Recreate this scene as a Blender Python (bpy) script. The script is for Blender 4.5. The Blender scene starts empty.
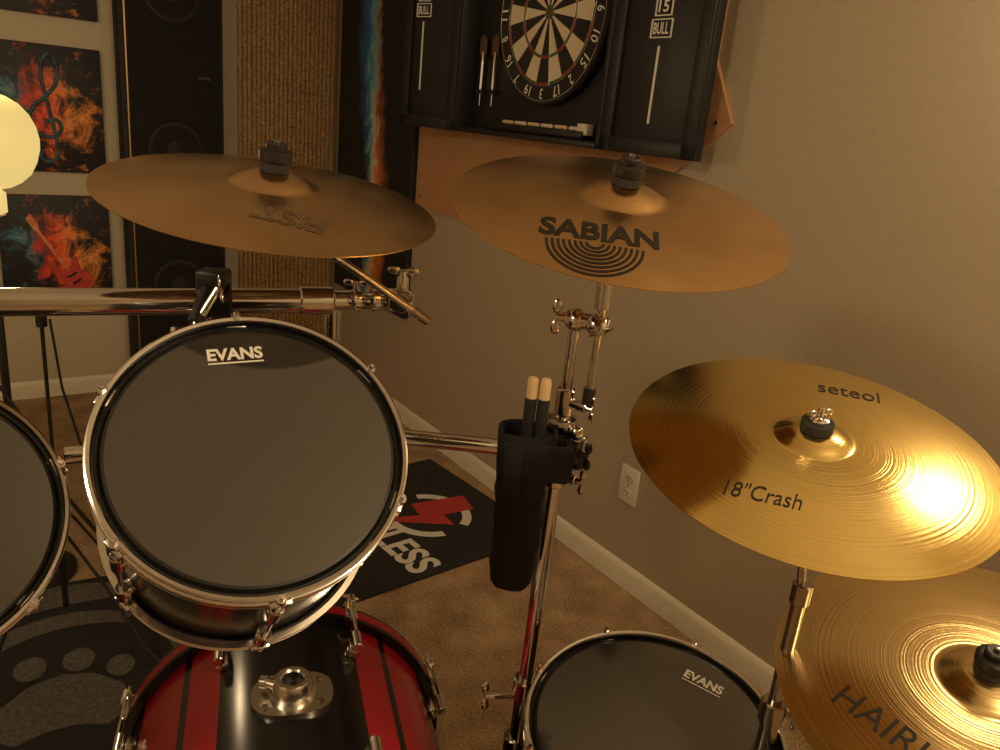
import bpy, bmesh, math, random
from mathutils import Vector as V, Matrix as M4
random.seed(4)
sc=bpy.context.scene
sc.view_settings.view_transform='Standard'
PI=math.pi
# ------------------------------------------------------------ materials
def mat(name,col,rough=.5,metal=0,**k):
    m=bpy.data.materials.new(name); m.use_nodes=True
    b=m.node_tree.nodes['Principled BSDF']
    b.inputs['Base Color'].default_value=(*col,1); b.inputs['Roughness'].default_value=rough
    b.inputs['Metallic'].default_value=metal
    for kk,v in k.items():
        b.inputs[kk.replace('_',' ')].default_value=v
    return m
def nd(m,t,**k):
    n=m.node_tree.nodes.new(t)
    for a,v in k.items(): setattr(n,a,v)
    return n
def ln(m,a,b): m.node_tree.links.new(a,b)
def bs(m): return m.node_tree.nodes['Principled BSDF']
def ramp(m,stops,fac):
    r=nd(m,'ShaderNodeValToRGB'); e=r.color_ramp.elements
    while len(e)<len(stops): e.new(.5)
    for i,(p,c) in enumerate(stops): e[i].position=p; e[i].color=(*c,1)
    ln(m,fac,r.inputs[0]); return r.outputs[0]
def mth(m,op,a,b=None,c=None):
    n=nd(m,'ShaderNodeMath',operation=op)
    for i,x in enumerate((a,b,c)):
        if x is None: continue
        if isinstance(x,(int,float)): n.inputs[i].default_value=x
        else: ln(m,x,n.inputs[i])
    return n.outputs[0]
def noise_mat(name,c1,c2,scale,rough=.8,bump=.2,dist=.01,detail=6,stretch=None,metal=0):
    m=mat(name,c1,rough,metal); tc=nd(m,'ShaderNodeTexCoord'); mp=nd(m,'ShaderNodeMapping')
    ln(m,tc.outputs['Object'],mp.inputs[0])
    if stretch: mp.inputs['Scale'].default_value=stretch
    n=nd(m,'ShaderNodeTexNoise'); n.inputs['Scale'].default_value=scale; n.inputs['Detail'].default_value=detail
    ln(m,mp.outputs[0],n.inputs['Vector'])
    ln(m,ramp(m,[(.3,c1),(.7,c2)],n.outputs[0]),bs(m).inputs['Base Color'])
    if bump:
        b=nd(m,'ShaderNodeBump'); b.inputs['Strength'].default_value=bump; b.inputs['Distance'].default_value=dist
        ln(m,n.outputs[0],b.inputs['Height']); ln(m,b.outputs[0],bs(m).inputs['Normal'])
    return m
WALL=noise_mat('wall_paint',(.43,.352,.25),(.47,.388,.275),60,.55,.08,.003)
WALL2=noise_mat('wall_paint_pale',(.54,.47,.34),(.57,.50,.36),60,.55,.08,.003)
CEIL=noise_mat('ceiling_paint',(.72,.66,.55),(.76,.70,.58),80,.9,.2,.004)
TRIM=noise_mat('trim_paint',(.76,.70,.58),(.80,.74,.62),20,.4,.02,.002)
def carpet():
    m=mat('carpet',(.3,.2,.1),1)
    tc=nd(m,'ShaderNodeTexCoord')
    n=nd(m,'ShaderNodeTexNoise'); n.inputs['Scale'].default_value=160; n.inputs['Detail'].default_value=5
    n2=nd(m,'ShaderNodeTexNoise'); n2.inputs['Scale'].default_value=9; n2.inputs['Detail'].default_value=4
    ln(m,tc.outputs['Object'],n.inputs['Vector']); ln(m,tc.outputs['Object'],n2.inputs['Vector'])
    f=mth(m,'ADD',mth(m,'MULTIPLY',n.outputs[0],.60),mth(m,'MULTIPLY',n2.outputs[0],.40))
    ln(m,ramp(m,[(.35,(.17,.10,.045)),(.5,(.38,.245,.135)),(.65,(.58,.41,.25))],f),bs(m).inputs['Base Color'])
    b=nd(m,'ShaderNodeBump'); b.inputs['Strength'].default_value=.8; b.inputs['Distance'].default_value=.01
    ln(m,n.outputs[0],b.inputs['Height']); ln(m,b.outputs[0],bs(m).inputs['Normal'])
    return m
CARPET=carpet()
CHROME=noise_mat('chrome',(.74,.71,.69),(.80,.77,.75),12,.12,0,metal=1)
SATIN=noise_mat('satin_chrome',(.62,.58,.54),(.70,.66,.62),12,.24,0,metal=1)
DCHROME=noise_mat('dark_chrome',(.40,.36,.33),(.48,.44,.40),12,.16,0,metal=1)
BLK=noise_mat('black_plastic',(.012,.011,.011),(.02,.018,.017),30,.4,.05,.001)
BLKM=noise_mat('black_matte',(.014,.012,.012),(.024,.02,.018),40,.75,.1,.002)
RUB=noise_mat('black_rubber',(.01,.01,.01),(.016,.015,.015),80,.6,.1,.001)
FABRIC=noise_mat('black_nylon',(.005,.005,.006),(.012,.011,.012),45,.9,.4,.003)
CABW=noise_mat('black_cabinet_wood',(.008,.008,.010),(.018,.017,.020),5,.45,.05,.002,stretch=(8,8,.6))
BACK=noise_mat('tan_fibreboard',(.43,.22,.10),(.50,.27,.13),30,.8,.1,.002)
STICK=noise_mat('maple_wood',(.72,.50,.26),(.80,.58,.32),15,.45,.05,.001,stretch=(6,6,.5))
WHITE=noise_mat('white_print',(.82,.79,.72),(.88,.84,.77),30,.6,0)
INK=noise_mat('black_ink',(.012,.009,.006),(.02,.015,.01),40,.5,0)
FADED=noise_mat('faded_ink',(.09,.055,.03),(.22,.13,.07),160,.5,0,metal=.4)
CREAM=noise_mat('sisal_cream',(.66,.56,.38),(.76,.65,.46),200,.9,.2,.001)
SBLK=noise_mat('sisal_black',(.012,.011,.010),(.03,.027,.024),200,.9,.2,.001)
SRED=noise_mat('sisal_red',(.22,.02,.015),(.28,.035,.02),200,.9,.2,.001)
SGRN=noise_mat('sisal_green',(.03,.10,.04),(.05,.14,.06),200,.9,.2,.001)
PLATE=noise_mat('ivory_plastic',(.74,.68,.56),(.78,.72,.60),20,.35,0)
REDL=noise_mat('red_lacquer',(.36,.006,.018),(.44,.010,.022),8,.22,0)
BLKL=noise_mat('black_lacquer',(.008,.007,.007),(.014,.012,.012),8,.18,0)
SHELL=noise_mat('smoke_shell_wrap',(.020,.015,.012),(.045,.034,.026),6,.2,.0,stretch=(1,1,6))
FELT=noise_mat('felt',(.02,.018,.016),(.05,.045,.04),200,.95,.4,.001)
HEAD=noise_mat('drum_head_film',(.030,.028,.025),(.033,.031,.028),20,.07,0)
bs(HEAD).inputs['Specular IOR Level'].default_value=1.0
bs(HEAD).inputs['Coat Weight'].default_value=1.0; bs(HEAD).inputs['Coat Roughness'].default_value=.07; bs(HEAD).inputs['Coat IOR'].default_value=1.85
HEADRING=mat('head_collar',(.010,.010,.009),.35)
def cymmat(name,c1,c2,rough,freq,bump,aniso=.75,lathe=.35):
    m=mat(name,c1,rough,1)
    tc=nd(m,'ShaderNodeTexCoord'); sp=nd(m,'ShaderNodeSeparateXYZ'); ln(m,tc.outputs['Object'],sp.inputs[0])
    r=mth(m,'SQRT',mth(m,'ADD',mth(m,'MULTIPLY',sp.outputs[0],sp.outputs[0]),mth(m,'MULTIPLY',sp.outputs[1],sp.outputs[1])))
    cb=nd(m,'ShaderNodeCombineXYZ'); ln(m,r,cb.inputs[0])
    nr=nd(m,'ShaderNodeTexNoise'); nr.inputs['Scale'].default_value=freq; nr.inputs['Detail'].default_value=3
    ln(m,cb.outputs[0],nr.inputs['Vector'])
    nb=nd(m,'ShaderNodeTexNoise'); nb.inputs['Scale'].default_value=9; nb.inputs['Detail'].default_value=6
    ln(m,tc.outputs['Object'],nb.inputs['Vector'])
    f=mth(m,'ADD',mth(m,'MULTIPLY',nr.outputs[0],lathe),mth(m,'MULTIPLY',nb.outputs[0],1-lathe))
    ln(m,ramp(m,[(.35,c2),(.62,c1)],f),bs(m).inputs['Base Color'])
    ln(m,mth(m,'ADD',mth(m,'MULTIPLY',nb.outputs[0],.10),rough-.05),bs(m).inputs['Roughness'])
    b=nd(m,'ShaderNodeBump'); b.inputs['Strength'].default_value=bump; b.inputs['Distance'].default_value=.0006
    ln(m,nr.outputs[0],b.inputs['Height']); ln(m,b.outputs[0],bs(m).inputs['Normal'])
    bs(m).inputs['Anisotropic'].default_value=aniso
    t=nd(m,'ShaderNodeTangent',direction_type='RADIAL',axis='Z'); ln(m,t.outputs[0],bs(m).inputs['Tangent'])
    return m
CYA=cymmat('aged_bronze',(.80,.55,.31),(.62,.41,.22),.25,260,.18,.6)
CYB=cymmat('bronze',(.82,.54,.27),(.66,.42,.19),.25,260,.18,.6)
CYC=cymmat('bright_brass',(.97,.76,.30),(.82,.60,.20),.14,330,.45,.55,.6)
CYD=cymmat('lathed_brass',(.94,.74,.38),(.72,.53,.24),.19,300,.8,.7,.7)
# ------------------------------------------------------------ mesh builder
class MB:
    def __init__(s,name,M=None):
        s.bm=bmesh.new(); s.name=name; s.M=M or M4.Identity(4); s.mats=[]
    def mi(s,m):
        if m not in s.mats: s.mats.append(m)
        return s.mats.index(m)
    def face(s,vs,i):
        try: f=s.bm.faces.new(vs); f.material_index=i; f.smooth=True; return f
        except ValueError: return None
    def lathe(s,prof,m,M=None,seg=48,closed=False):
        M=M or M4.Identity(4); i=s.mi(m); rings=[]
        for r,z in prof:
            if r<1e-6: rings.append([s.bm.verts.new(M@V((0,0,z)))])
            else: rings.append([s.bm.verts.new(M@V((r*math.cos(2*PI*k/seg),r*math.sin(2*PI*k/seg),z))) for k in range(seg)])
        n=len(rings)
        for j in range(n if closed else n-1):
            a,b=rings[j],rings[(j+1)%n]
            for k in range(seg):
                k2=(k+1)%seg
                if len(a)==1 and len(b)==1: continue
                if len(a)==1: s.face((a[0],b[k],b[k2]),i)
                elif len(b)==1: s.face((a[k],a[k2],b[0]),i)
                else: s.face((a[k],a[k2],b[k2],b[k]),i)
    def along(s,p0,p1):
        p0=V(p0);p1=V(p1); d=p1-p0; q=d.to_track_quat('Z','Y').to_matrix().to_4x4()
        return M4.Translation(p0)@q, d.length
    def cyl(s,p0,p1,r,m,r1=None,seg=20,bev=.12):
        M,L=s.along(p0,p1); r1=r if r1 is None else r1; e=min(r,r1)*bev; e=min(e,L*.3)
        s.lathe([(0,0),(max(r-e,1e-4),0),(r,e),(r1,L-e),(max(r1-e,1e-4),L),(0,L)],m,M,seg)
    def cone(s,p0,p1,prof,m,seg=20):
        M,L=s.along(p0,p1); s.lathe([(r,t*L) for r,t in prof],m,M,seg)
    def tube(s,pts,r,m,seg=12):
        pts=[V(p) for p in pts]; i=s.mi(m); rings=[]; up=V((0,0,1))
        t0=(pts[1]-pts[0]).normalized(); a=t0.orthogonal().normalized()
        for k,p in enumerate(pts):
            t=((pts[min(k+1,len(pts)-1)]-pts[max(k-1,0)])).normalized()
            a=(a-t*a.dot(t)).normalized(); b=t.cross(a)
            rr=r[k] if isinstance(r,(list,tuple)) else r
            rings.append([s.bm.verts.new(p+(a*math.cos(2*PI*j/seg)+b*math.sin(2*PI*j/seg))*rr) for j in range(seg)])
        for k in range(len(pts)-1):
            for j in range(seg): s.face((rings[k][j],rings[k][(j+1)%seg],rings[k+1][(j+1)%seg],rings[k+1][j]),i)
        s.face(rings[0][::-1],i); s.face(rings[-1],i)
    def box(s,c,size,m,M=None,bev=.0):
        M=M or M4.Identity(4); i=s.mi(m)
        r=bmesh.ops.create_cube(s.bm,size=1,matrix=M@M4.Translation(V(c))@M4.Diagonal((*size,1)))
        vs=r['verts']; fs=set(f for v in vs for f in v.link_faces)
        for f in fs: f.material_index=i; f.smooth=True
        if bev>0:
            es=list(set(e for v in vs for e in v.link_edges))
            rr=bmesh.ops.bevel(s.bm,geom=es,offset=bev,segments=2,affect='EDGES',profile=.5)
            for f in rr['faces']: f.material_index=i; f.smooth=True
    def ball(s,c,r,m,sc3=(1,1,1),M=None,u=16):
        M=M or M4.Identity(4); i=s.mi(m)
        q=bmesh.ops.create_uvsphere(s.bm,u_segments=u,v_segments=u//2,radius=r,matrix=M@M4.Translation(V(c))@M4.Diagonal((*sc3,1)))
        for f in set(f for v in q['verts'] for f in v.link_faces): f.material_index=i; f.smooth=True
    def prism(s,pts,z0,z1,m,M=None):
        M=M or M4.Identity(4); i=s.mi(m)
        a=[s.bm.verts.new(M@V((x,y,z0))) for x,y in pts]; b=[s.bm.verts.new(M@V((x,y,z1))) for x,y in pts]
        s.face(a[::-1],i); s.face(b,i); n=len(pts)
        for k in range(n): s.face((a[k],a[(k+1)%n],b[(k+1)%n],b[k]),i)
    def sector(s,r0,r1,a0,a1,z,m,M=None,n=6,w=None):
        M=M or M4.Identity(4); i=s.mi(m)
        P=[];Q=[]
        for k in range(n+1):
            a=a0+(a1-a0)*k/n; x0,x1=r0,r1
            if w: mid=(r0+r1)/2; h=(r1-r0)/2*w(k/n); x0,x1=mid-h,mid+h
            P.append(s.bm.verts.new(M@V((x0*math.cos(a),x0*math.sin(a),z)))); Q.append(s.bm.verts.new(M@V((x1*math.cos(a),x1*math.sin(a),z))))
        for k in range(n): s.face((P[k],Q[k],Q[k+1],P[k+1]),i)
    def wing(s,c,axis,m=None,sz=.016,side=None):
        m=m or CHROME; c=V(c); ax=V(axis).normalized()
        s.cyl(c,c+ax*sz*.9,sz*.42,m,sz*.3)
        sd=V(side) if side else ax.orthogonal(); sd=(sd-ax*sd.dot(ax)).normalized(); th=ax.cross(sd)
        for g in (1,-1):
            Mx=M4((( *sd*g,0),(*ax,0),(*th,0),(0,0,0,1))).transposed()
            Mx=M4.Translation(c+ax*sz*.85+sd*g*sz*.85)@Mx
            s.ball((0,0,0),sz*.55,m,(1.1,.75,.28),Mx,12)
    def done(s,parent=None,sharp=35,recalc=True):
        if recalc: bmesh.ops.recalc_face_normals(s.bm,faces=s.bm.faces)
        me=bpy.data.meshes.new(s.name); s.bm.to_mesh(me); s.bm.free()
        for m in s.mats: me.materials.append(m)
        me.set_sharp_from_angle(angle=math.radians(sharp))
        o=bpy.data.objects.new(s.name,me); sc.collection.objects.link(o)
        if parent: o.parent=parent; o.matrix_local=s.M
        else: o.matrix_world=s.M
        return o
def frame(c,n,xh=(1,0,0)):
    n=V(n).normalized(); x=V(xh); x=(x-n*x.dot(n)).normalized(); y=n.cross(x)
    m=M4.Identity(4)
    for i in range(3): m[i][0]=x[i];m[i][1]=y[i];m[i][2]=n[i];m[i][3]=c[i]
    return m
def text(body,parent,pos,w,h,mt,rot=0,z=lambda x,y:0.0,bold=.0,shear=0,name='lettering',M=None,arc=0,ext=0):
    cu=bpy.data.curves.new('t','FONT'); cu.body=body; cu.size=1; cu.offset=bold; cu.shear=shear; cu.extrude=ext; cu.resolution_u=4
    o=bpy.data.objects.new('t',cu); sc.collection.objects.link(o)
    bpy.context.view_layer.update(); dg=bpy.context.evaluated_depsgraph_get()
    me=bpy.data.meshes.new_from_object(o.evaluated_get(dg)); bpy.data.objects.remove(o)
    xs=[v.co.x for v in me.vertices]; ys=[v.co.y for v in me.vertices]
    x0,x1,y0,y1=min(xs),max(xs),min(ys),max(ys); h=h or w*(y1-y0)/(x1-x0)
    cr,sr=math.cos(rot),math.sin(rot)
    for v in me.vertices:
        x=(v.co.x-(x0+x1)/2)/(x1-x0)*w; y=(v.co.y-(y0+y1)/2)/(y1-y0)*h
        if arc: y-=arc*x*x
        X=pos[0]+x*cr-y*sr; Y=pos[1]+x*sr+y*cr
        p=V((X,Y,z(X,Y)+v.co.z))
        v.co=M@p if M else p
    me.materials.clear(); me.materials.append(mt)
    ob=bpy.data.objects.new(name,me); sc.collection.objects.link(ob); ob.parent=parent
    return ob
# ------------------------------------------------------------ room (room frame: x along right wall, y<0 into room)
ang=math.atan2(-.804,.594)
RM=M4.Translation((-.984,4.313,0))@M4.Rotation(ang,4,'Z')
LX,LY,H=6.4,4.4,2.45
def rbox(name,x0,x1,y0,y1,z0,z1,m):
    b=MB(name,RM); b.box(((x0+x1)/2,(y0+y1)/2,(z0+z1)/2),(x1-x0,y1-y0,z1-z0),m); return b.done()
rbox('floor',-.1,LX+.1,-LY-.1,.1,-.1,0,CARPET)
rbox('ceiling',-.1,LX+.1,-LY-.1,.1,H,H+.1,CEIL)
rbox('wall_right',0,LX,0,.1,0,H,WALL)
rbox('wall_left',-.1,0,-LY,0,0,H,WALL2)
rbox('wall_back',0,LX,-LY-.1,-LY,0,H,WALL)
rbox('wall_rear',LX,LX+.1,-LY,0,0,H,WALL)
def base(name,p0,p1,inw):
    b=MB(name,RM); p0=V(p0);p1=V(p1);inw=V(inw)
    prof=[(0,0),(.014,0),(.014,.062),(.010,.074),(.004,.082),(0,.082)]
    i=b.mi(TRIM); A=[b.bm.verts.new(p0+inw*a+V((0,0,z))) for a,z in prof]; B=[b.bm.verts.new(p1+inw*a+V((0,0,z))) for a,z in prof]
    n=len(prof)
    for k in range(n): b.face((A[k],A[(k+1)%n],B[(k+1)%n],B[k]),i)
    b.face(A,i); b.face(B,i); return b.done()
base('baseboard_right',(0,0,0),(LX,0,0),(0,-1,0))
base('baseboard_left',(0,0,0),(0,-LY,0),(1,0,0))
base('baseboard_back',(0,-LY,0),(LX,-LY,0),(0,1,0))
S0=2.145   # wall abscissa of s=0
# ------------------------------------------------------------ outlet
def wallM(x,z,off=0):  # local X right, Y up, Z out of right wall
    m=M4(((1,0,0,x),(0,0,-1,-off),(0,1,0,z),(0,0,0,1)))
    return RM@m
b=MB('wall_outlet',wallM(S0+.285,.355))
b.box((0,0,.003),(.082,.125,.006),PLATE,bev=.002)
for y in (.026,-.026):
    b.lathe([(0,.009),(.016,.009),(.0175,.007),(.0175,.003)],PLATE,M4.Translation((0,y,0)),24)
    for x in (-.006,.006): b.box((x,y+.003,.0092),(.003,.010,.001),BLK)
    b.cyl((0,y-.009,.0085),(0,y-.009,.0098),.003,BLK,seg=10)
    ring_c=[(.0178+.0008*math.cos(2*PI*j/6),.0062+.0008*math.sin(2*PI*j/6)) for j in range(6)]
    b.lathe(ring_c,BLKM,M4.Translation((0,y,0)),24,closed=True)
b.cyl((0,0,.005),(0,0,.008),.004,CHROME,seg=12)
b.done()
# ------------------------------------------------------------ backer + dartboard cabinet
def sx(s): return S0-s
b=MB('wall_backer_board',wallM(0,0))
pts=[(sx(1.23),1.05),(sx(.35),1.05),(sx(-.26),1.34),(sx(-.45),1.50),(sx(-.36),1.66),(sx(-.36),2.3),(sx(1.23),2.3)]
b.prism(pts,.001,.014,BACK)
for x,y in ((sx(-.40),1.50),(sx(-.31),1.63),(sx(1.19),1.10)): b.cyl((x,y,.013),(x,y,.017),.006,SATIN,seg=12)
b.done()
cx=sx(.385); cb=1.395; ch=.92; hw=.425
cab=MB('dartboard_cabinet',wallM(cx,cb,.015))
D_=.095
cab.box((0,ch/2,.006),(2*hw,ch,.012),CABW)
cab.box((-hw+.009,ch/2,D_/2),(.018,ch,D_),CABW,bev=.002); cab.box((hw-.009,ch/2,D_/2),(.018,ch,D_),CABW,bev=.002)
cab.box((0,.009,D_/2),(2*hw,.018,D_),CABW,bev=.002); cab.box((0,ch-.009,D_/2),(2*hw,.018,D_),CABW,bev=.002)
cab.box((.04,.035,.05),(.56,.022,.06),CABW,bev=.004)
for k in range(6):
    x=-.14+k*.075
    cab.cyl((x,.052,.055),(x+.062,.052,.06),.0065,PLATE if k%2 else STICK,seg=10)
cab.box((.31,.052,.055),(.05,.035,.03),PLATE,bev=.004)
for k in (-.35,-.27):
    cab.cyl((k,.26,.03),(k,.16,.03),.006,SATIN,seg=10); cab.cyl((k,.16,.03),(k,.10,.03),.0025,CHROME,seg=8)
    cab.prism([(k-.022,.28),(k+.022,.28),(k+.022,.335),(k,.35),(k-.022,.335)],.029,.031,FADED)
    cab.cyl((k,.26,.03),(k,.29,.03),.004,STICK,seg=8)
    cab.box((k,.15,.02),(.05,.012,.03),CABW)
doors={1:(.375,.185,.335,.085,.29,0),-1:(.31,-.21,.430,.14,.39,.25)}
for sgn in (1,-1):
    w,xl,yb,l0,l1,swing=doors[sgn]
    Md=M4.Translation((sgn*hw,0,D_-.01))@M4.Rotation(swing,4,'Y')
    cab.box((sgn*w/2,ch/2,-.018),(w,ch,.03),CABW,Md,bev=.002)
    for xx in (.022,w-.022): cab.box((sgn*xx,ch/2,.003),(.044,ch,.012),CABW,Md,bev=.003)
    for yy in (.022,ch-.022): cab.box((sgn*w/2,yy,.003),(w,.044,.012),CABW,Md,bev=.003)
    cab.box((xl,(l0+l1)/2,-.0015),(.0055,l1-l0,.004),WHITE,Md)
    for j in range(7):
        yy=yb+j*.056; wd=.038 if j==0 else .030
        for e in ((0,.023,2*wd,.003),(0,-.023,2*wd,.003),(wd,0,.003,.049),(-wd,0,.003,.049)):
            cab.box((xl+e[0],yy+e[1],-.0015),(e[2],e[3],.004),WHITE,Md)
cabo=cab.done()
for j,tx in enumerate(['BULL','15','16','17','18','19','20']):
    for sgn in (1,-1):
        w,xl,yb,l0,l1,swing=doors[sgn]
        Md=M4.Translation((sgn*hw,0,D_-.01))@M4.Rotation(swing,4,'Y')
        text(tx,cabo,(xl,yb+j*.056),.058 if tx=='BULL' else .038,.030,WHITE,name='score_number',M=Md@M4.Translation((0,0,.001)),bold=.02)
# dartboard
db=MB('dartboard',wallM(sx(.325),1.80,.03)); RB=.285
db.lathe([(0,0),(RB,0),(RB+.003,.006),(RB+.003,.03),(RB-.002,.036),(0,.036)],SBLK,seg=72)
k=RB*.80/.170
zt=.0375
for i in range(20):
    a0=PI/2+PI/20-(i+1)*PI/10; a1=a0+PI/10
    dark=i%2==0
    c=SBLK if dark else CREAM; t=SRED if dark else SGRN
    for r0,r1,mm in ((.016,.099,c),(.099,.106,t),(.106,.163,c),(.163,.170,t)):
        db.sector(r0*k,r1*k,a0,a1,zt,mm)
db.sector(0.0001,.0064*k,0,2*PI,zt+.0002,SRED,n=24); db.sector(.0064*k,.016*k,0,2*PI,zt,SGRN,n=24)
for i in range(20):
    a=PI/2+PI/20-i*PI/10
    db.cyl((.016*k*math.cos(a),.016*k*math.sin(a),zt),(.172*k*math.cos(a),.172*k*math.sin(a),zt),.0009,CHROME,seg=6)
def ring(b,R,r,z,m,M=None,seg=48,n=8):
    b.lathe([(R+r*math.cos(2*PI*j/n),z+r*math.sin(2*PI*j/n)) for j in range(n)],m,M,seg,closed=True)
for rr in (.016,.099,.106,.163,.170): ring(db,rr*k,.0009,zt,CHROME,n=6)
ring(db,RB*.97,.0016,zt,CHROME,n=6)
dbo=db.done()
for i,nn in enumerate([20,1,18,4,13,6,10,15,2,17,3,19,7,16,8,11,14,9,12,5]):
    a=PI/2-i*PI/10; rr=RB*.89
    text(str(nn),dbo,(rr*math.cos(a),rr*math.sin(a)),.034 if nn>9 else .016,.034,WHITE,rot=a-PI/2,z=lambda x,y:zt+.001,bold=.01,name='number')
# ------------------------------------------------------------ wall hangings
def artmat(name,mode):
    m=mat(name,(.02,.02,.02),.55); tc=nd(m,'ShaderNodeTexCoord'); sp=nd(m,'ShaderNodeSeparateXYZ'); ln(m,tc.outputs['Object'],sp.inputs[0])
    n=nd(m,'ShaderNodeTexNoise'); n.inputs['Scale'].default_value=10; n.inputs['Detail'].default_value=9; n.inputs['Roughness'].default_value=.78; n.inputs['Distortion'].default_value=.5
    ln(m,tc.outputs['Object'],n.inputs['Vector'])
    x,y=sp.outputs[0],sp.outputs[1]
    if mode=='stripe':
        wob=mth(m,'MULTIPLY',mth(m,'SINE',mth(m,'MULTIPLY',y,3.3)),.07)
        d=mth(m,'ABSOLUTE',mth(m,'ADD',mth(m,'ADD',x,wob),mth(m,'MULTIPLY',mth(m,'SUBTRACT',n.outputs[0],.5),.25)))
        mask=mth(m,'MAXIMUM',mth(m,'SUBTRACT',1.1,mth(m,'MULTIPLY',d,8)),0)
        mask=mth(m,'MINIMUM',mask,1)
        hue=mth(m,'ADD',mth(m,'MULTIPLY',x,2.5),n.outputs[0])
        col=ramp(m,[(.30,(.03,.20,.50)),(.45,(.22,.55,.62)),(.54,(.75,.70,.60)),(.66,(.75,.22,.04))],hue)
    else:
        d=mth(m,'SQRT',mth(m,'ADD',mth(m,'MULTIPLY',x,x),mth(m,'MULTIPLY',mth(m,'MULTIPLY',y,y),.7)))
        g=mth(m,'SUBTRACT',1,mth(m,'MULTIPLY',d,4.2))
        mask=mth(m,'MULTIPLY',mth(m,'ADD',mth(m,'SUBTRACT',n.outputs[0],.57),mth(m,'MULTIPLY',g,.24)),7)
        mask=mth(m,'MINIMUM',mth(m,'MAXIMUM',mask,0),1)
        hue=mth(m,'ADD',mth(m,'MULTIPLY',x,2.0),mth(m,'ADD',mth(m,'MULTIPLY',n.outputs[0],.8),.22))
        col=ramp(m,[(.28,(.03,.18,.38)),(.42,(.10,.32,.40)),(.50,(.60,.04,.03)),(.62,(.92,.11,.03)),(.85,(.95,.34,.08))],hue)
    mx=nd(m,'ShaderNodeMix',data_type='RGBA'); mx.inputs[6].default_value=(.012,.013,.017,1)
    ln(m,mask,mx.inputs[0]); ln(m,col,mx.inputs[7]); ln(m,mx.outputs[2],bs(m).inputs['Base Color'])
    return m
FIRE=artmat('canvas_fire_print','fire'); STRIPE=artmat('canvas_swirl_print','stripe')
CYAN=noise_mat('print_teal',(.015,.03,.045),(.06,.16,.20),30,.6,0); ORNG=noise_mat('print_orange',(.65,.10,.04),(.85,.45,.20),40,.6,0)
PRED=noise_mat('print_red',(.45,.03,.04),(.70,.08,.05),40,.6,0)
def leftM(y,z,off=0):   # left wall: local X -> +y room (viewer right), Y up, Z out(+x)
    return RM@M4(((0,0,1,off),(1,0,0,y),(0,1,0,z),(0,0,0,1)))
def poster(z0,z1,art):
    w=.44; yc=-1.345; hh=z1-z0
    b=MB('canvas_poster',leftM(yc,(z0+z1)/2,.001)); b.box((0,0,.015),(w,hh,.03),FIRE,bev=.003)
    if art=='clef':
        P=[(-.005,-.05),(.03,-.04),(.045,-.07),(.03,-.10),(-.005,-.11),(-.045,-.09),(-.06,-.045),(-.045,.0),(.0,.05),(.035,.10),(.045,.155),(.03,.205),(.012,.21),(-.008,.17),(-.01,.11),(.005,.02),(.02,-.08),(.03,-.16),(.015,-.20),(-.015,-.205),(-.03,-.18),(-.015,-.165)]
        pp=[]
        for i in range(len(P)-1):
            g=[V((*P[max(0,min(len(P)-1,i+j-1))],0)) for j in range(4)]
            for t in (0,.25,.5,.75):
                pp.append(.5*((2*g[1])+(g[2]-g[0])*t+(2*g[0]-5*g[1]+4*g[2]-g[3])*t*t+(3*g[1]-g[0]-3*g[2]+g[3])*t**3))
        b.tube([(p.x*1.15,p.y*1.05,.031) for p in pp],.0085,CYAN,8)
    if art=='guitar':
        Mg=M4.Translation((.05,-.10,.0))@M4.Rotation(.55,4,'Z')
        pl=[(-.05,-.09),(.0,-.105),(.05,-.09),(.065,-.04),(.045,.0),(.065,.06),(.045,.055),(.02,.035),(-.02,.035),(-.035,.07),(-.065,.085),(-.055,.03),(-.045,.0),(-.065,-.04)]
        b.prism(pl,.030,.033,PRED,Mg); b.box((0,.13,.033),(.014,.22,.004),ORNG,Mg); b.prism([(-.012,.24),(.012,.24),(.02,.31),(-.01,.30)],.03,.034,ORNG,Mg)
        for x in (-.04,-.005): b.box((0,x,.0335),(.04,.010,.003),INK,Mg)
    return b.done()
poster(1.685,2.21,'top'); poster(1.05,1.57,'clef'); poster(.44,.945,'guitar')
b=MB('swirl_canvas_banner',wallM(sx(1.66),1.35,.001)); b.box((0,0,.015),(.80,1.66,.03),STRIPE,bev=.003); b.done()
# slim tower speaker against the left wall
EDGE=noise_mat('lit_edge_gold',(.42,.28,.10),(.5,.34,.14),20,.4,0,metal=1)  # gold tone paints in the light catching the speaker's side edge
b=MB('tower_speaker',leftM(-.845,0,.016))
b.box((0,1.12,.055),(.44,2.20,.11),BLKM,bev=.006); b.box((0,1.12,.114),(.40,2.12,.012),FABRIC,bev=.003)
for yy,r in ((1.84,.13),(1.18,.13),(.55,.13)):
    Ms=M4.Translation((0.0,yy,.118)); ring(b,r,.006,0.002,FABRIC,Ms,48,10)
    b.lathe([(r-.006,.001),(r*.9,.004),(r*.75,.001),(r*.3,.002),(r*.25,.006),(0,.009)],BLKM,Ms,40)
b.box((-.195,.98,.119),(.006,1.7,.006),EDGE)
b.box((.13,1.50,.121),(.06,.012,.003),BLK)
b.box((0,.012,.055),(.46,.024,.13),BLKM,bev=.004)
b.done()
# slatted wooden screen in the corner
BAM=noise_mat('bamboo_slats',(.16,.085,.03),(.52,.32,.13),14,.6,.4,.006,stretch=(6,6,.8))
b=MB('slatted_wood_screen',leftM(-.285,0,.02))
n=22
for i in range(n):
    x=-.235+i*.47/(n-1); w=.0195
    z=.012+.006*random.random()
    b.box((x,1.19+random.uniform(-.01,.01),z),(w,2.34,.014),BAM,bev=.003)
for yy in (.1,.8,1.55,2.28): b.box((0,yy,.003),(.49,.03,.008),BAM)
b.done()
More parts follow.
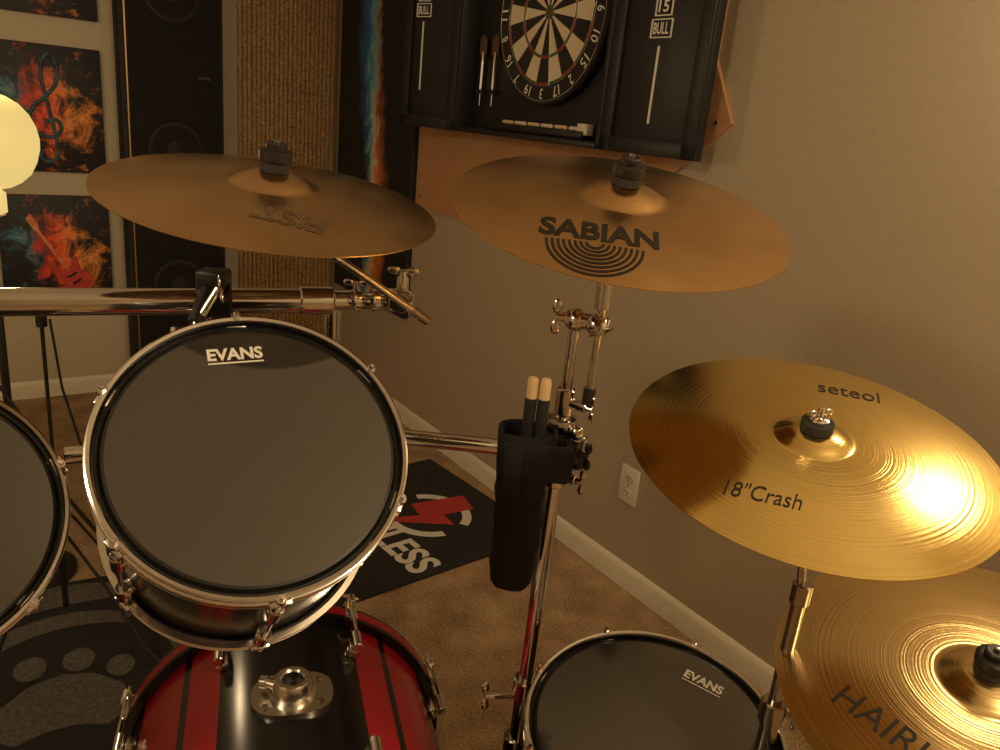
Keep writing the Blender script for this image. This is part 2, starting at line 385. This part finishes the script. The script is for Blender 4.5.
# ------------------------------------------------------------ globe lamp
GL=noise_mat('lamp_glass',(.16,.12,.05),(.20,.15,.06),10,.35,0)
bs(GL).inputs['Emission Color'].default_value=(1,.74,.25,1); bs(GL).inputs['Emission Strength'].default_value=.78
lp=V((-1.380,2.05,0)); zc=1.275
b=MB('floor_lamp',M4.Translation(lp))
gp=[(r*1.0,zc+z*.97) for r,z in [(.03,-.125),(.06,-.118),(.085,-.104),(.107,-.082),(.122,-.05),(.131,-.015),(.132,.012),(.126,.043),(.112,.074),(.090,.1),(.062,.117),(.035,.125),(.03,.122)]]
b.lathe(gp,GL,seg=64)
b.lathe([(.035,zc-.185),(.045,zc-.18),(.045,zc-.13),(.03,zc-.118)],GL,seg=32)
b.lathe([(0,zc-.19),(.045,zc-.19),(.042,zc-.185),(0,zc-.18)],DCHROME,seg=24)
b.cyl((0,0,.02),(0,0,zc-.18),.011,BLK); b.lathe([(0,0),(.14,0),(.14,.012),(.10,.024),(.02,.035),(.0,.036)],BLK,seg=40)
b.done(sharp=60)
# ------------------------------------------------------------ microphone stand & cable at left
b=MB('microphone_stand')
bx,by=-1.06,1.72
b.cyl((bx,by,.18),(bx,by,.92),.0045,BLK); b.cyl((bx,by,.15),(bx,by,.55),.007,BLK); b.cyl((bx,by,.90),(bx,by,.95),.012,BLK)
b.cyl((bx,by,.93),(bx-.30,by+.1,1.0),.005,BLK)
for a in (.3,2.4,4.5):
    b.cyl((bx,by,.46),(bx+.14*math.cos(a),by+.14*math.sin(a),.24),.0035,BLK)
    b.cyl((bx,by,.50),(bx+.30*math.cos(a),by+.30*math.sin(a),.012),.005,BLK)
    b.ball((bx+.30*math.cos(a),by+.30*math.sin(a),.013),.012,RUB)
b.tube([(bx-.28,by+.1,1.0),(bx-.2,by+.05,.8),(bx-.05,by+.03,.6),(bx-.03,by+.02,.4),(bx+.08,by+.04,.2),(bx+.2,by+.0,.05),(bx+.3,by-.05,.008)],.004,RUB,8)
b.tube([(bx+.02,by,.92),(bx+.03,by+.01,.75),(bx+.06,by+.02,.6),(bx+.12,by+.05,.42),(bx+.17,by+.10,.25),(bx+.19,by+.2,.08),(bx+.2,by+.3,.008)],.003,RUB,8)
b.done()
# ------------------------------------------------------------ rugs
e1=V((.66,-.75,0)).normalized(); e2=V((-.75,-.66,0)).normalized()
RUGB=noise_mat('rug_black_pile',(.010,.009,.009),(.028,.025,.023),220,.95,.6,.004)
RUGW=noise_mat('rug_white_pile',(.66,.62,.55),(.78,.74,.66),220,.95,.6,.004)
RUGR=noise_mat('rug_red_pile',(.42,.03,.03),(.52,.05,.04),220,.95,.6,.004)
RUGG=noise_mat('rug_grey_pile',(.06,.053,.048),(.14,.125,.115),90,.95,.6,.004)
Mr=M4.Identity(4); ex=e1; ey=-e2; o=V((-.27,3.17,0))+e2*1.10
for i in range(3): Mr[i][0]=ex[i]; Mr[i][1]=ey[i]; Mr[i][3]=o[i]
b=MB('logo_rug',Mr)
b.box((.38,.55,.005),(.76,1.10,.010),RUGB,bev=.004)
ccx,ccy=.42,.80
b.sector(.13,.165,.5,PI-.3,.0115,RUGW,M4.Translation((ccx,ccy,0)),20); b.sector(.13,.165,PI+.25,2*PI-.2,.0115,RUGW,M4.Translation((ccx,ccy,0)),20)
b.prism([(ccx-.06,ccy+.21),(ccx+.05,ccy+.18),(ccx+.03,ccy+.05),(ccx+.11,ccy+.04),(ccx-.07,ccy-.21),(ccx-.01,ccy-.03),(ccx-.10,ccy-.01)],.0105,.0125,RUGR)
ro=b.done()
text('RUTHLESS',ro,(.405,.585),.66,.125,RUGW,z=lambda x,y:.0125,bold=.03,name='rug_lettering')
# paw rug
e1=V((.86,.50,0)).normalized(); Mr=M4.Identity(4); ey=V((-.5,.86,0)).normalized(); o=V((-.75,2.30,0))
for i in range(3): Mr[i][0]=e1[i]; Mr[i][1]=ey[i]; Mr[i][3]=o[i]
b=MB('paw_print_rug',Mr)
b.box((-.80,-.70,.005),(1.5,1.4,.010),RUGB,bev=.004)
Cx,Cy=-.56,-.42
T=lambda dx,dy:M4.Translation((Cx+dx,Cy+dy,0))
tp=lambda t:math.sin(PI*min(1,t*.85+.15))**.6
b.sector(.36,.44,-.5,1.1,.0118,RUGG,T(0,-.05),24,tp); b.sector(.34,.45,1.2,2.5,.0118,RUGG,T(0,-.05),24,tp)
b.sector(.25,.31,-.7,.9,.0118,RUGG,T(0,-.06),24,tp); b.sector(.24,.31,1.0,2.9,.0118,RUGG,T(0,-.06),24,tp)
# heel pad and toe pads
pad=[(-.19,-.14),(-.17,-.03),(-.09,.05),(0,.075),(.09,.05),(.17,-.03),(.19,-.14),(.12,-.20),(.04,-.17),(-.04,-.17),(-.12,-.20)]
b.prism([(Cx-.02+x*.8,Cy-.08+y*.8) for x,y in pad],.0100,.0120,RUGG)
for dx,dy,rr in ((-.165,.035,.034),(-.07,.09,.038),(.04,.09,.038),(.135,.03,.034)):
    b.prism([(Cx-.02+dx+rr*math.cos(2*PI*q/16),Cy-.06+dy+rr*1.25*math.sin(2*PI*q/16)) for q in range(16)],.0100,.0120,RUGG)
for q in range(5): b.sector(.36-.03*q,.42-.03*q,.2+.3*q,.9+.33*q,.0118,RUGG,T(-.62,-.2),16,tp)
b.done()
# ------------------------------------------------------------ cymbals
def zcym(R,hb,rb,bh):
    def f(r):
        z=hb*(1-(r/R)**2)
        if r<rb: z+=bh*(max(0,1-(r/rb)**2.2))**.8
        return z
    return f
def cymbal(name,c,n,R,m,hb=.024,rb=.052,bh=.017,xh=(1,0,0)):
    f=zcym(R,hb,rb,bh); Mx=frame(c,n,xh); b=MB(name,Mx)
    rs=[.007+(R-.007)*i/46 for i in range(47)]
    prof=[(r,f(r)) for r in rs]; th=.0011
    b.lathe(prof+[(r,f(r)-th) for r in reversed(rs)],m,seg=128,closed=True)
    ob=b.done(sharp=60)
    return ob,(lambda x,y:f(math.hypot(x,y))+.0005),f,Mx
cA,zA,fA,MA=cymbal('crash_cymbal',(-.317,1.031,1.326),(.110,-.130,.984),.2145,CYA,hb=.021,rb=.055,bh=.016)
cB,zB,fB,MBm=cymbal('crash_cymbal',(.135,1.052,1.351),(.038,-.262,.964),.2225,CYB,hb=.022,rb=.055)
cC,zC,fC,MC=cymbal('crash_cymbal',(.381,.885,1.112),(-.044,-.222,.974),.2175,CYC,hb=.016,rb=.044,bh=.012)
cD,zD,fD,MD=cymbal('ride_cymbal',(.639,.830,.832),(-.125,-.180,.976),.247,CYD,hb=.021,rb=.052,bh=.016)
text('FIST',cA,(.055,-.115),.085,.040,FADED,rot=PI,z=zA,bold=.03)
text('Tempo',cA,(-.045,.140),.085,.04,INK,rot=PI,z=zA,shear=.3)
text('SABIAN',cB,(-.036,-.117),.142,.044,INK,rot=-.07,z=zB,bold=.035,arc=-.6)
text('xs20',cB,(.04,.155),.07,.035,INK,rot=PI,z=zB,shear=.3)
lg=MB('arc_logo'); 
for j in range(8):
    r0=.008+j*.0066
    n=28;i=lg.mi(INK);pv=None
    for q in range(n+1):
        a=-PI+PI*q/n-.07
        vs=[]
        for rr in (r0,r0+.0035):
            X=-.042+rr*math.cos(a); Y=-.144+rr*math.sin(a)*1.15
            vs.append(lg.bm.verts.new((X,Y,zB(X,Y))))
        if pv: lg.face((pv[0],vs[0],vs[1],pv[1]),i)
        pv=vs
lg.done(cB,recalc=False)
text('seteol',cC,(.084,.124),.082,.032,INK,z=zC,shear=.15,rot=-.20)
text('18"Crash',cC,(-.085,-.108),.082,.026,INK,rot=-.28,z=zC,shear=.25)
text('HAIRUI',cD,(-.138,-.068),.140,.034,INK,rot=-.92,z=zD,bold=.0)
def topper(b,Mx,z,big=True,wingm=None):
    b.lathe([(0,z-.002),(.017,z-.002),(.019,z),(.019,z+.010),(.016,z+.012),(0,z+.012)],FELT,Mx,24)
    b.lathe([(0,z+.012),(.019,z+.012),(.021,z+.014),(.021,z+.024),(.018,z+.026),(.013,z+.026),(.013,z+.033),(.011,z+.035),(0,z+.035)] if big else [(0,z+.012),(.012,z+.012),(.012,z+.015),(.009,z+.016),(.009,z+.018),(0,z+.018)],BLK if big else CHROME,Mx,24)
    zt_=.039 if big else .030
    b.lathe([(0,z+.01),(.004,z+.01),(.004,z+zt_),(0,z+zt_+.001)],CHROME if not big else DCHROME,Mx,12)
    p=Mx@V((0,0,z+(.030 if big else .012))); ax=(Mx.to_3x3()@V((0,0,1)))
    if wingm: b.wing(p,ax,wingm,.012,(1,.3,0))
def under(b,Mx,z,L=.06):
    b.lathe([(0,z-.003),(.018,z-.003),(.019,z-.006),(.019,z-.014),(.016,z-.016),(0,z-.016)],FELT,Mx,24)
    b.lathe([(0,z-.016),(.014,z-.016),(.014,z-.020),(.008,z-.024),(.0065,z-L),(0,z-L)],CHROME,Mx,16)
    return Mx@V((0,0,z-L))
def tripod(b,x,y,h=.42,r=.30,a0=.5):
    b.cyl((x,y,h-.02),(x,y,h+.04),.02,DCHROME)
    b.cyl((x,y,.13),(x,y,.17),.019,DCHROME)
    for k in range(3):
        a=a0+k*2*PI/3; d=V((math.cos(a),math.sin(a),0)); o=V((x,y,0)); side=V((-d.y,d.x,0))*.008
        for g in (1,-1):
            b.cyl(o+side*g+V((0,0,h)),o+side*g+d*r+V((0,0,.02)),.005,DCHROME,seg=10)
            b.cyl(o+side*g+V((0,0,.15)),o+side*g+d*r*.62+V((0,0,.175)),.004,DCHROME,seg=10)
        b.cyl(o+d*(r-.01)+V((0,0,.022)),o+d*(r+.05)+V((0,0,.014)),.014,RUB,seg=14)
def seg_joint(b,p,r,axis=(0,0,1),m=None):
    p=V(p); a=V(axis).normalized(); b.cyl(p-a*.02,p+a*.02,r,m or CHROME)
# --- stand of the middle cymbal
b=MB('cymbal_stand')
hubB=under(b,MBm,fB(.01)); topper(b,MBm,fB(.01),True,None)
pt=V((.100,1.083,1.20)); pb=V((.088,1.088,.0))
def pl(z): return pb+(pt-pb)*(z/1.20)
b.tube([hubB,V((.133,1.068,1.255)),V((.130,1.066,1.10))],.0062,CHROME)
b.cyl(V((.130,1.066,1.10)),V((.129,1.065,1.075)),.009,BLK)
seg_joint(b,(.131,1.066,1.235),.011,(0,.0,1))
b.cyl(pl(.92),pl(1.20),.0095,CHROME); b.cyl(pl(.42),pl(.95),.0125,CHROME); b.cyl(pl(.05),pl(.56),.016,CHROME)
b.cyl((.085,1.082,1.195),(.145,1.066,1.192),.012,CHROME); b.ball((.128,1.068,1.192),.018,CHROME,(1,1,.9)); b.ball((.1,1.081,1.193),.017,CHROME)
b.wing((.086,1.082,1.195),(-1,.1,0),CHROME,.018,(0,0,1)); 
b.cyl((.128,1.07,1.192),(.128,1.035,1.192),.008,CHROME); b.wing((.128,1.037,1.192),(0,-1,0),CHROME,.013,(1,0,.4))
for z,r in ((1.07,.014),(.955,.018),(.56,.021)):
    b.cyl(pl(z-.02),pl(z+.02),r,CHROME); p=pl(z)
    b.cyl(p,p+V((.03,-.022,0)),.008,CHROME); b.wing(p+V((.028,-.020,0)),(.8,-.6,0),CHROME,.014,(0,0,1))
b.cyl(pl(.545),pl(.545)+V((-.055,-.01,0)),.006,CHROME); b.wing(pl(.545)+V((-.05,-.01,0)),(-1,-.2,0),CHROME,.017,(0,.2,1))
tripod(b,pb.x,pb.y,.42,.28,1.2)
for z in (1.03,.985): b.box(pl(z),(.045,.045,.03),CHROME,bev=.005)
b.ball(pl(1.035)+V((.02,-.03,0)),.012,CHROME); b.ball(pl(.985)+V((.028,-.02,0)),.013,BLK); b.wing(pl(1.01)+V((.02,-.02,0)),(.6,-.7,.1),CHROME,.014,(1,0,1))
b.done()
# --- crash stand (right)
b=MB('cymbal_stand')
h=under(b,MC,fC(.01)); topper(b,MC,fC(.01),False,CHROME)
b.tube([h,V((.398,.895,1.02)),V((.418,.897,.90))],.006,DCHROME); 
b.cyl((.418,.897,.90),(.419,.897,.70),.0095,DCHROME); b.cyl((.419,.897,.72),(.420,.897,.05),.013,DCHROME)
b.cyl((.419,.897,.70),(.419,.897,.735),.018,DCHROME); b.cyl((.418,.897,.89),(.418,.897,.92),.013,DCHROME)
b.wing((.435,.887,.72),(1,-.5,0),DCHROME,.014,(0,0,1))
tripod(b,.420,.897,.36,.24,.35)
b.done()
# --- ride stand
b=MB('cymbal_stand')
h=under(b,MD,fD(.01)); topper(b,MD,fD(.01),True,None)
b.tube([h,V((.656,.845,.74)),V((.658,.847,.66))],.006,CHROME); b.cyl((.658,.847,.68),(.658,.847,.40),.0095,CHROME); b.cyl((.658,.847,.42),(.658,.847,.05),.013,CHROME)
b.cyl((.658,.847,.66),(.658,.847,.69),.014,CHROME); b.cyl((.658,.847,.40),(.658,.847,.435),.018,CHROME)
tripod(b,.658,.847,.3,.22,1.0)
b.done()
# ------------------------------------------------------------ rack + boom arm for left crash
b=MB('drum_rack')
ra=V((-.95,.808,1.17)); rb_=V((-.262,1.148,1.17)); rd=(rb_-ra).normalized()
b.cyl(ra,rb_,.0185,CHROME,seg=32)
b.cyl((-.95,.808,0.03),(-.95,.808,1.19),.0185,CHROME,seg=24); b.cyl((-.95,.808,1.14),(-.95,.808,1.20),.027,BLK)
b.cyl((-.95,.808,0),(-.95,.808,.05),.026,RUB); b.cyl((-1.25,.95,.03),(-.72,.70,.03),.0185,CHROME); 
b.cyl(rb_-rd*.05,rb_,.022,CHROME,seg=28)
b.cyl(rb_,rb_+rd*.04,.016,CHROME); b.cyl(rb_+rd*.02,V((-.155,1.14,1.178)),.012,CHROME)
b.cyl((-.262,1.152,1.17),(-.262,1.166,.96),.0125,CHROME)
b.cyl((-.285,1.155,.958),(.085,1.088,.985),.0125,CHROME,seg=24)
b.cyl((-.262,1.155,.958),(-.60,1.00,.943),.0125,CHROME,seg=24)
b.ball((-.262,1.157,.958),.024,BLK); b.cyl((.02,1.10,.980),(.085,1.088,.985),.019,CHROME)
for t in (.782,.245):
    p=ra+(rb_-ra)*t
    b.cyl(p-rd*.022,p+rd*.022,.027,BLK,seg=24); b.box(p+V((0,0,.03)),(.04,.04,.03),BLK,bev=.005)
    if t>.5:
        b.cyl(p+V((.0,-.02,.02)),p+V((-.005,-.055,-.02)),.011,BLK)
        b.cyl(p+V((.02,-.035,.028)),p+V((-.012,-.06,-.035)),.0055,CHROME); b.wing(p+V((-.012,-.055,-.03)),(-.5,-.5,-.6),CHROME,.016,(1,0,0)); b.wing(p+V((.02,-.035,.02)),(.4,-.6,.6),CHROME,.014,(0,0,1))
        b.tube([p+V((0,-.02,-.02)),p+V((.03,-.03,-.07)),p+V((.04,-.055,-.10)),p+V((.05,-.09,-.11))],.006,CHROME)
q=V((-.155,1.130,1.186))
b.cyl(q+V((0,.02,0)),q+V((0,-.02,0)),.017,CHROME); b.ball(q+V((0,.0,.0)),.020,CHROME)
b.cyl(q+V((0,0,.005)),q+V((.0,.0,.035)),.009,CHROME); b.wing(q+V((0,0,.03)),(0,-.2,1),CHROME,.016,(1,0,0)); b.wing(q+V((.01,-.015,0)),(.5,-.8,0),CHROME,.014,(0,0,1))
for tt in (.35,.62,.85):
    c=rb_+(q-rb_)*tt; b.cyl(c-rd*.006,c+rd*.006,.0175,CHROME)
b.wing(rb_+(q-rb_)*.35+V((0,0,.015)),(0,-.2,1),CHROME,.014,(1,0,0))
h=under(b,MA,fA(.01),.055); topper(b,MA,fA(.01),True,None)
b.ball(h,.013,CHROME); b.wing(h+V((0,-.01,0)),(0,-1,0),CHROME,.012,(0,0,1))
e=V((-.112,1.108,1.163)); b.cyl(h,e,.0058,CHROME); b.cyl(e-(e-h).normalized()*.03,e,.0072,DCHROME)
b.done()
# ------------------------------------------------------------ stick bag
b=MB('drumstick_holder')
o=V((.047,1.035,0))
def supring(z,wx,wy,n=32,ox=0,oy=0):
    out=[]
    for k in range(n):
        a=2*PI*k/n; c,s_=math.cos(a),math.sin(a); e=.75
        wob=1+.035*math.sin(3*a+z*38)+.025*math.sin(5*a-z*61)
        out.append(b.bm.verts.new(o+V((ox+wx*wob*math.copysign(abs(c)**e,c),oy+wy*wob*math.copysign(abs(s_)**e,s_),z))))
    return out
i=b.mi(FABRIC)
lev=[(.780,.004,.004),(.781,.014,.011),(.786,.024,.018),(.796,.031,.023),(.815,.034,.026)]+[(.815+.012*q,.034+.0002*q+.001*math.sin(q*1.9),.026+.0002*q) for q in range(1,13)]+[(.975,.038,.029),(.99,.041,.031),(1.01,.042,.032),(1.035,.043,.033),(1.041,.042,.032),(1.038,.038,.028),(1.0,.034,.026),(.97,.03,.022)]
R_=[supring(*l) for l in lev]
for a,c in zip(R_,R_[1:]):
    for k in range(32): b.face((a[k],a[(k+1)%32],c[(k+1)%32],c[k]),i)
b.face(R_[0],i); b.face(R_[-1],i)
b.box((.073,1.052,1.005),(.035,.05,.055),BLK,bev=.006)
b.box((.062,1.006,1.002),(.098,.012,.056),FABRIC,bev=.005)
b.box((.030,1.000,.985),(.026,.006,.075),FABRIC,bev=.003)
b.box((.108,1.028,1.000),(.012,.05,.050),FABRIC,bev=.005)
b.cyl((.125,1.045,1.005),(.09,1.06,1.005),.016,BLK); b.wing((.125,1.044,1.005),(1,-.5,0),BLK,.015,(0,0,1))
b.done()
b=MB('drumsticks')
for (x,y,dx,dy) in ((.044,1.038,.003,-.002),(.062,1.036,.003,-.001)):
    p0=V((x,y,.82)); p1=V((x+dx,y+dy,1.118)); 
    b.cone(p0,p1,[(0,0),(.006,0),(.0078,.05),(.0078,.965),(.0074,.985),(.0058,.997),(0,1)],STICK)
    Mx,L=b.along(p0,p1); b.lathe([(.0079,.05),(.0085,.055),(.0085,L-.034),(.0079,L-.031)],RUB,Mx,20)
so=b.done()
# ------------------------------------------------------------ drums
def drum(name,c,n,R,L,nl,xh=(1,0,0),shellm=None,a0=0.2,legs=False):
    shellm=shellm or SHELL
    Mx=frame(c,n,xh); b=MB(name,Mx); Rs=R-.013; Rh=R-.0055
    b.lathe([(0,-.0002),(Rs*.5,-.0001),(Rs-.004,0)],HEAD,seg=96)
    b.lathe([(Rs-.004,0),(Rs-.001,-.0004),(Rs+.001,-.003),(Rs+.003,-.005),(Rh-.001,-.005),(Rh-.001,.000)],HEADRING,seg=96)
    b.lathe([(0,-L-.001),(Rs,-L),(Rs+.003,-L+.006),(Rh-.001,-L+.006)],HEADRING,seg=64)
    b.lathe([(Rs,-.004),(Rs,-L+.004)],shellm,seg=96); 
    def hoop(z,s):
        b.lathe([(Rh,z+s*-.016),(Rh,z+s*.004),(Rh+.001,z+s*.0065),(R-.001,z+s*.0075),(R+.001,z+s*.0065),(R+.001,z+s*.005),(R-.002,z+s*.0045),(Rh+.002,z+s*.002),
                 (Rh+.002,z+s*-.004),(R+.001,z+s*-.005),(R+.002,z+s*-.0065),(R+.001,z+s*-.008),(Rh+.002,z+s*-.009),(Rh+.002,z+s*-.015),(R+.002,z+s*-.0155),(R+.002,z+s*-.0175),(Rh,z+s*-.018)],CHROME,seg=96,closed=True)
    hoop(0,1); hoop(-L,-1)
    for k in range(nl):
        a=a0+2*PI*k/nl; Ml=M4.Rotation(a,4,'Z')
        Rr=R+.001
        b.cyl(Ml@V((Rr,0,.002)),Ml@V((Rr,0,-L-.002)),.0028,CHROME,seg=10)
        for z,s in ((.006,1),(-L-.006,-1)):
            b.cyl(Ml@V((Rr,0,z-.006*s)),Ml@V((Rr,0,z+.002*s)),.0055,CHROME,seg=12); b.cyl(Ml@V((Rr,0,z+.001*s)),Ml@V((Rr,0,z+.009*s)),.0034,CHROME,seg=4)
            b.box((Rr-.002,0,z-.012*s),(.014,.024,.006),CHROME,Ml,bev=.002)
            zz=-.052 if s>0 else -L+.052
            b.cyl(Ml@V((Rr,0,zz-.020)),Ml@V((Rr,0,zz+.020)),.0075,CHROME,seg=14)
            b.box((Rs+.006,0,zz),(.014,.016,.028),CHROME,Ml,bev=.004)
            b.ball((Rs+.010,0,zz),.010,CHROME,(1,1,1.1),Ml,12)
    b.cyl(M4.Rotation(a0+.4,4,'Z')@V((Rs-.001,0,-L/2)),M4.Rotation(a0+.4,4,'Z')@V((Rs+.003,0,-L/2)),.010,CHROME)
    if legs:
        for k in range(3):
            a=a0+.35+2*PI*k/3; Ml=M4.Rotation(a,4,'Z')
            b.box((Rs+.012,0,-L*.55),(.024,.04,.06),CHROME,Ml,bev=.005)
            p0=Ml@V((Rs+.020,0,-L*.3)); p1=Ml@V((Rs+.020,0,-L*.8)); p2=Ml@V((Rs+.060,0,-L*.95)); w=Mx@p2
            p3=Mx.inverted()@V((w.x,w.y,.02))
            b.tube([p0,p1,p2,p3],.005,CHROME); b.cyl(p3,Mx.inverted()@V((w.x,w.y,.0)),.012,RUB)
    return b.done(sharp=40),Mx
tE,ME=drum('tom_drum',(-.256,.782,1.085),(.295,-.608,.737),.1665,.225,6,(1,.33,.1),a0=.60)
text('EVANS',tE,(-.016,.120),.061,.016,WHITE,z=lambda x,y:.0009,bold=.035,rot=0.08,name='head_logo')
text('______',tE,(-.015,.1085),.061,.002,WHITE,rot=.08,z=lambda x,y:.0009,name='head_logo_line')
tF,MF=drum('tom_drum',(-.646,.762,.963),(.473,-.688,.551),.163,.20,6,(1,.5,.1),a0=.25)
tG,MG=drum('floor_tom',(.266,.909,.656),(-.031,-.149,.988),.182,.36,8,(1,0,0),a0=.3,legs=True)
text('EVANS',tG,(.088,.092),.060,.017,WHITE,rot=-.56,z=lambda x,y:.0009,bold=.035,name='head_logo')
text('______',tG,(.081,.081),.060,.002,WHITE,rot=-.56,z=lambda x,y:.0009,name='head_logo_line')
# ------------------------------------------------------------ bass drum
d=V((-.31,.95,0)).normalized(); up=V((0,0,1)); X=up.cross(d)
Mb=M4.Identity(4)
org=V((-.272,1.002,.300))
for i in range(3): Mb[i][0]=X[i];Mb[i][1]=up[i];Mb[i][2]=d[i];Mb[i][3]=org[i]
b=MB('bass_drum',Mb)
Rb=.270; z0,z1=-.215,.195
ir,ib=b.mi(REDL),b.mi(BLKL); seg=240
def band(deg):
    a=abs(deg)
    if a<24: return ib
    if a<36: return ir
    if a<39: return ib
    if a<62: return ir
    if a<95: return ib
    if a<130: return ir
    return ib
va=[];vb=[]
for k in range(seg):
    a=2*PI*k/seg; x,y=Rb*math.sin(a),Rb*math.cos(a); va.append(b.bm.verts.new((x,y,z0))); vb.append(b.bm.verts.new((x,y,z1)))
for k in range(seg):
    k2=(k+1)%seg; dg=(k+.5)*360/seg; dg=dg-360 if dg>180 else dg
    b.face((va[k],va[k2],vb[k2],vb[k]),band(dg))
for zc_,s in ((z1,1),(z0,-1)):
    Rt=Rb+.018
    b.lathe([(Rb+.002,zc_-s*.012),(Rt-.001,zc_-s*.012),(Rt,zc_-s*.009),(Rt,zc_-s*.002)],BLKL,seg=120)
    b.lathe([(Rt,zc_-s*.002),(Rt+.0008,zc_),(Rt+.0008,zc_+s*.018),(Rt,zc_+s*.02)],REDL,seg=120)
    b.lathe([(Rt,zc_+s*.02),(Rt,zc_+s*.026),(Rt-.002,zc_+s*.028),(Rb+.002,zc_+s*.028),(Rb+.002,zc_-s*.012)],BLKL,seg=120)
    b.lathe([(0,zc_+s*.004),(Rb-.01,zc_+s*.004),(Rb+.003,zc_+s*.001)],HEADRING,seg=96)
    for k in range(8):
        a=PI/8+2*PI*k/8; Ml=M4.Rotation(PI/2-a,4,'Z')
        b.box((Rt+.004,0,zc_+s*.008),(.008,.022,.046),CHROME,Ml,bev=.002)
        b.box((Rt-.004,0,zc_+s*.030),(.022,.022,.006),CHROME,Ml,bev=.002)
        b.cyl(Ml@V((Rt+.010,0,zc_+s*.034)),Ml@V((Rt+.010,0,zc_-s*.085)),.0032,CHROME,seg=10)
        b.cyl(Ml@V((Rt+.010,0,zc_+s*.022)),Ml@V((Rt+.010,0,zc_+s*.046)),.009,CHROME,seg=12)
        b.cyl(Ml@V((Rt+.010,-.016,zc_+s*.044)),Ml@V((Rt+.010,.016,zc_+s*.044)),.004,CHROME,seg=10)
        b.cyl(Ml@V((Rt+.006,0,zc_-s*.06)),Ml@V((Rt+.006,0,zc_-s*.10)),.009,CHROME,seg=14)
        b.box((Rb+.007,0,zc_-s*.08),(.016,.022,.034),CHROME,Ml,bev=.004)
Mp=M4.Translation((0,Rb,0))@M4.Rotation(-PI/2,4,'X')
pts=[]
for k in range(40):
    a=2*PI*k/40; c,s_=math.cos(a),math.sin(a); pts.append((.062*math.copysign(abs(c)**.75,c),.048*math.copysign(abs(s_)**.75,s_)))
b.prism(pts,-.006,.005,SATIN,Mp)
b.lathe([(.036,.004),(.036,.008),(.031,.012),(.029,.03),(.026,.034),(.019,.034),(.0165,.031),(.0165,.012),(0,.012)],SATIN,Mp,32)
b.lathe([(0,.0125),(.016,.0125)],INK,Mp,24)
for x,y in ((-.046,-.03),(.046,-.03),(-.046,.03),(.046,.03)): b.lathe([(0,.009),(.004,.009),(.0055,.005)],DCHROME,Mp@M4.Translation((x*.9,y*.85,0)),12)
b.cyl(Mp@V((.025,0,.022)),Mp@V((.040,-.01,.022)),.008,SATIN); b.cyl(Mp@V((.038,-.009,.022)),Mp@V((.048,-.013,.022)),.011,SATIN)
for g in (1,-1):
    b.box((g*(Rb*.83),-Rb*.50,.10),(.03,.05,.06),CHROME,bev=.006)
    b.cyl((g*(Rb*.85),-Rb*.46,.10),(g*(Rb*.85+.14),-.285,.16),.008,CHROME); b.ball((g*(Rb*.85+.14),-.283,.16),.011,RUB)
b.done()
# ------------------------------------------------------------ lights
def light(name,typ,loc,e,col,size=.2,rot=None,shape=None):
    l=bpy.data.lights.new(name,typ); l.energy=e; l.color=col
    if typ=='AREA': l.size=size
    else: l.shadow_soft_size=size
    o=bpy.data.objects.new(name,l); sc.collection.objects.link(o); o.location=loc
    if rot: o.rotation_euler=rot
    return o
W=(1,.77,.47)
light('lamp_uplight','POINT',(-1.38,2.05,1.47),7,(1,.72,.40),.05)
light('ceiling_light','POINT',(1.35,-.10,2.15),44,W,.12)
light('fill_light_rear','POINT',(-1.5,-.3,2.2),38,W,.15)  # added fill lamp, lifts the overall room brightness
light('wall_sconce_light','POINT',(1.06,1.33,1.86),6,W,.09)
w=bpy.data.worlds.new('w'); sc.world=w; w.use_nodes=True; w.node_tree.nodes['Background'].inputs[0].default_value=(1,.75,.5,1); w.node_tree.nodes['Background'].inputs[1].default_value=.02
# ------------------------------------------------------------ camera
cd=bpy.data.cameras.new('camera'); cam=bpy.data.objects.new('camera',cd); sc.collection.objects.link(cam)
cd.sensor_width=36; cd.lens=36*785/1000; cd.clip_start=.02
Fw=V((0,.9516,-.3074)).normalized(); Rt=V((.995,.0308,.0953)); Rt=(Rt-Fw*Rt.dot(Fw)).normalized(); Up=Rt.cross(Fw)
mm=M4.Identity(4)
for i in range(3): mm[i][0]=Rt[i];mm[i][1]=Up[i];mm[i][2]=-Fw[i];mm[i][3]=(0,0,1.45)[i]
cam.matrix_world=mm; sc.camera=cam
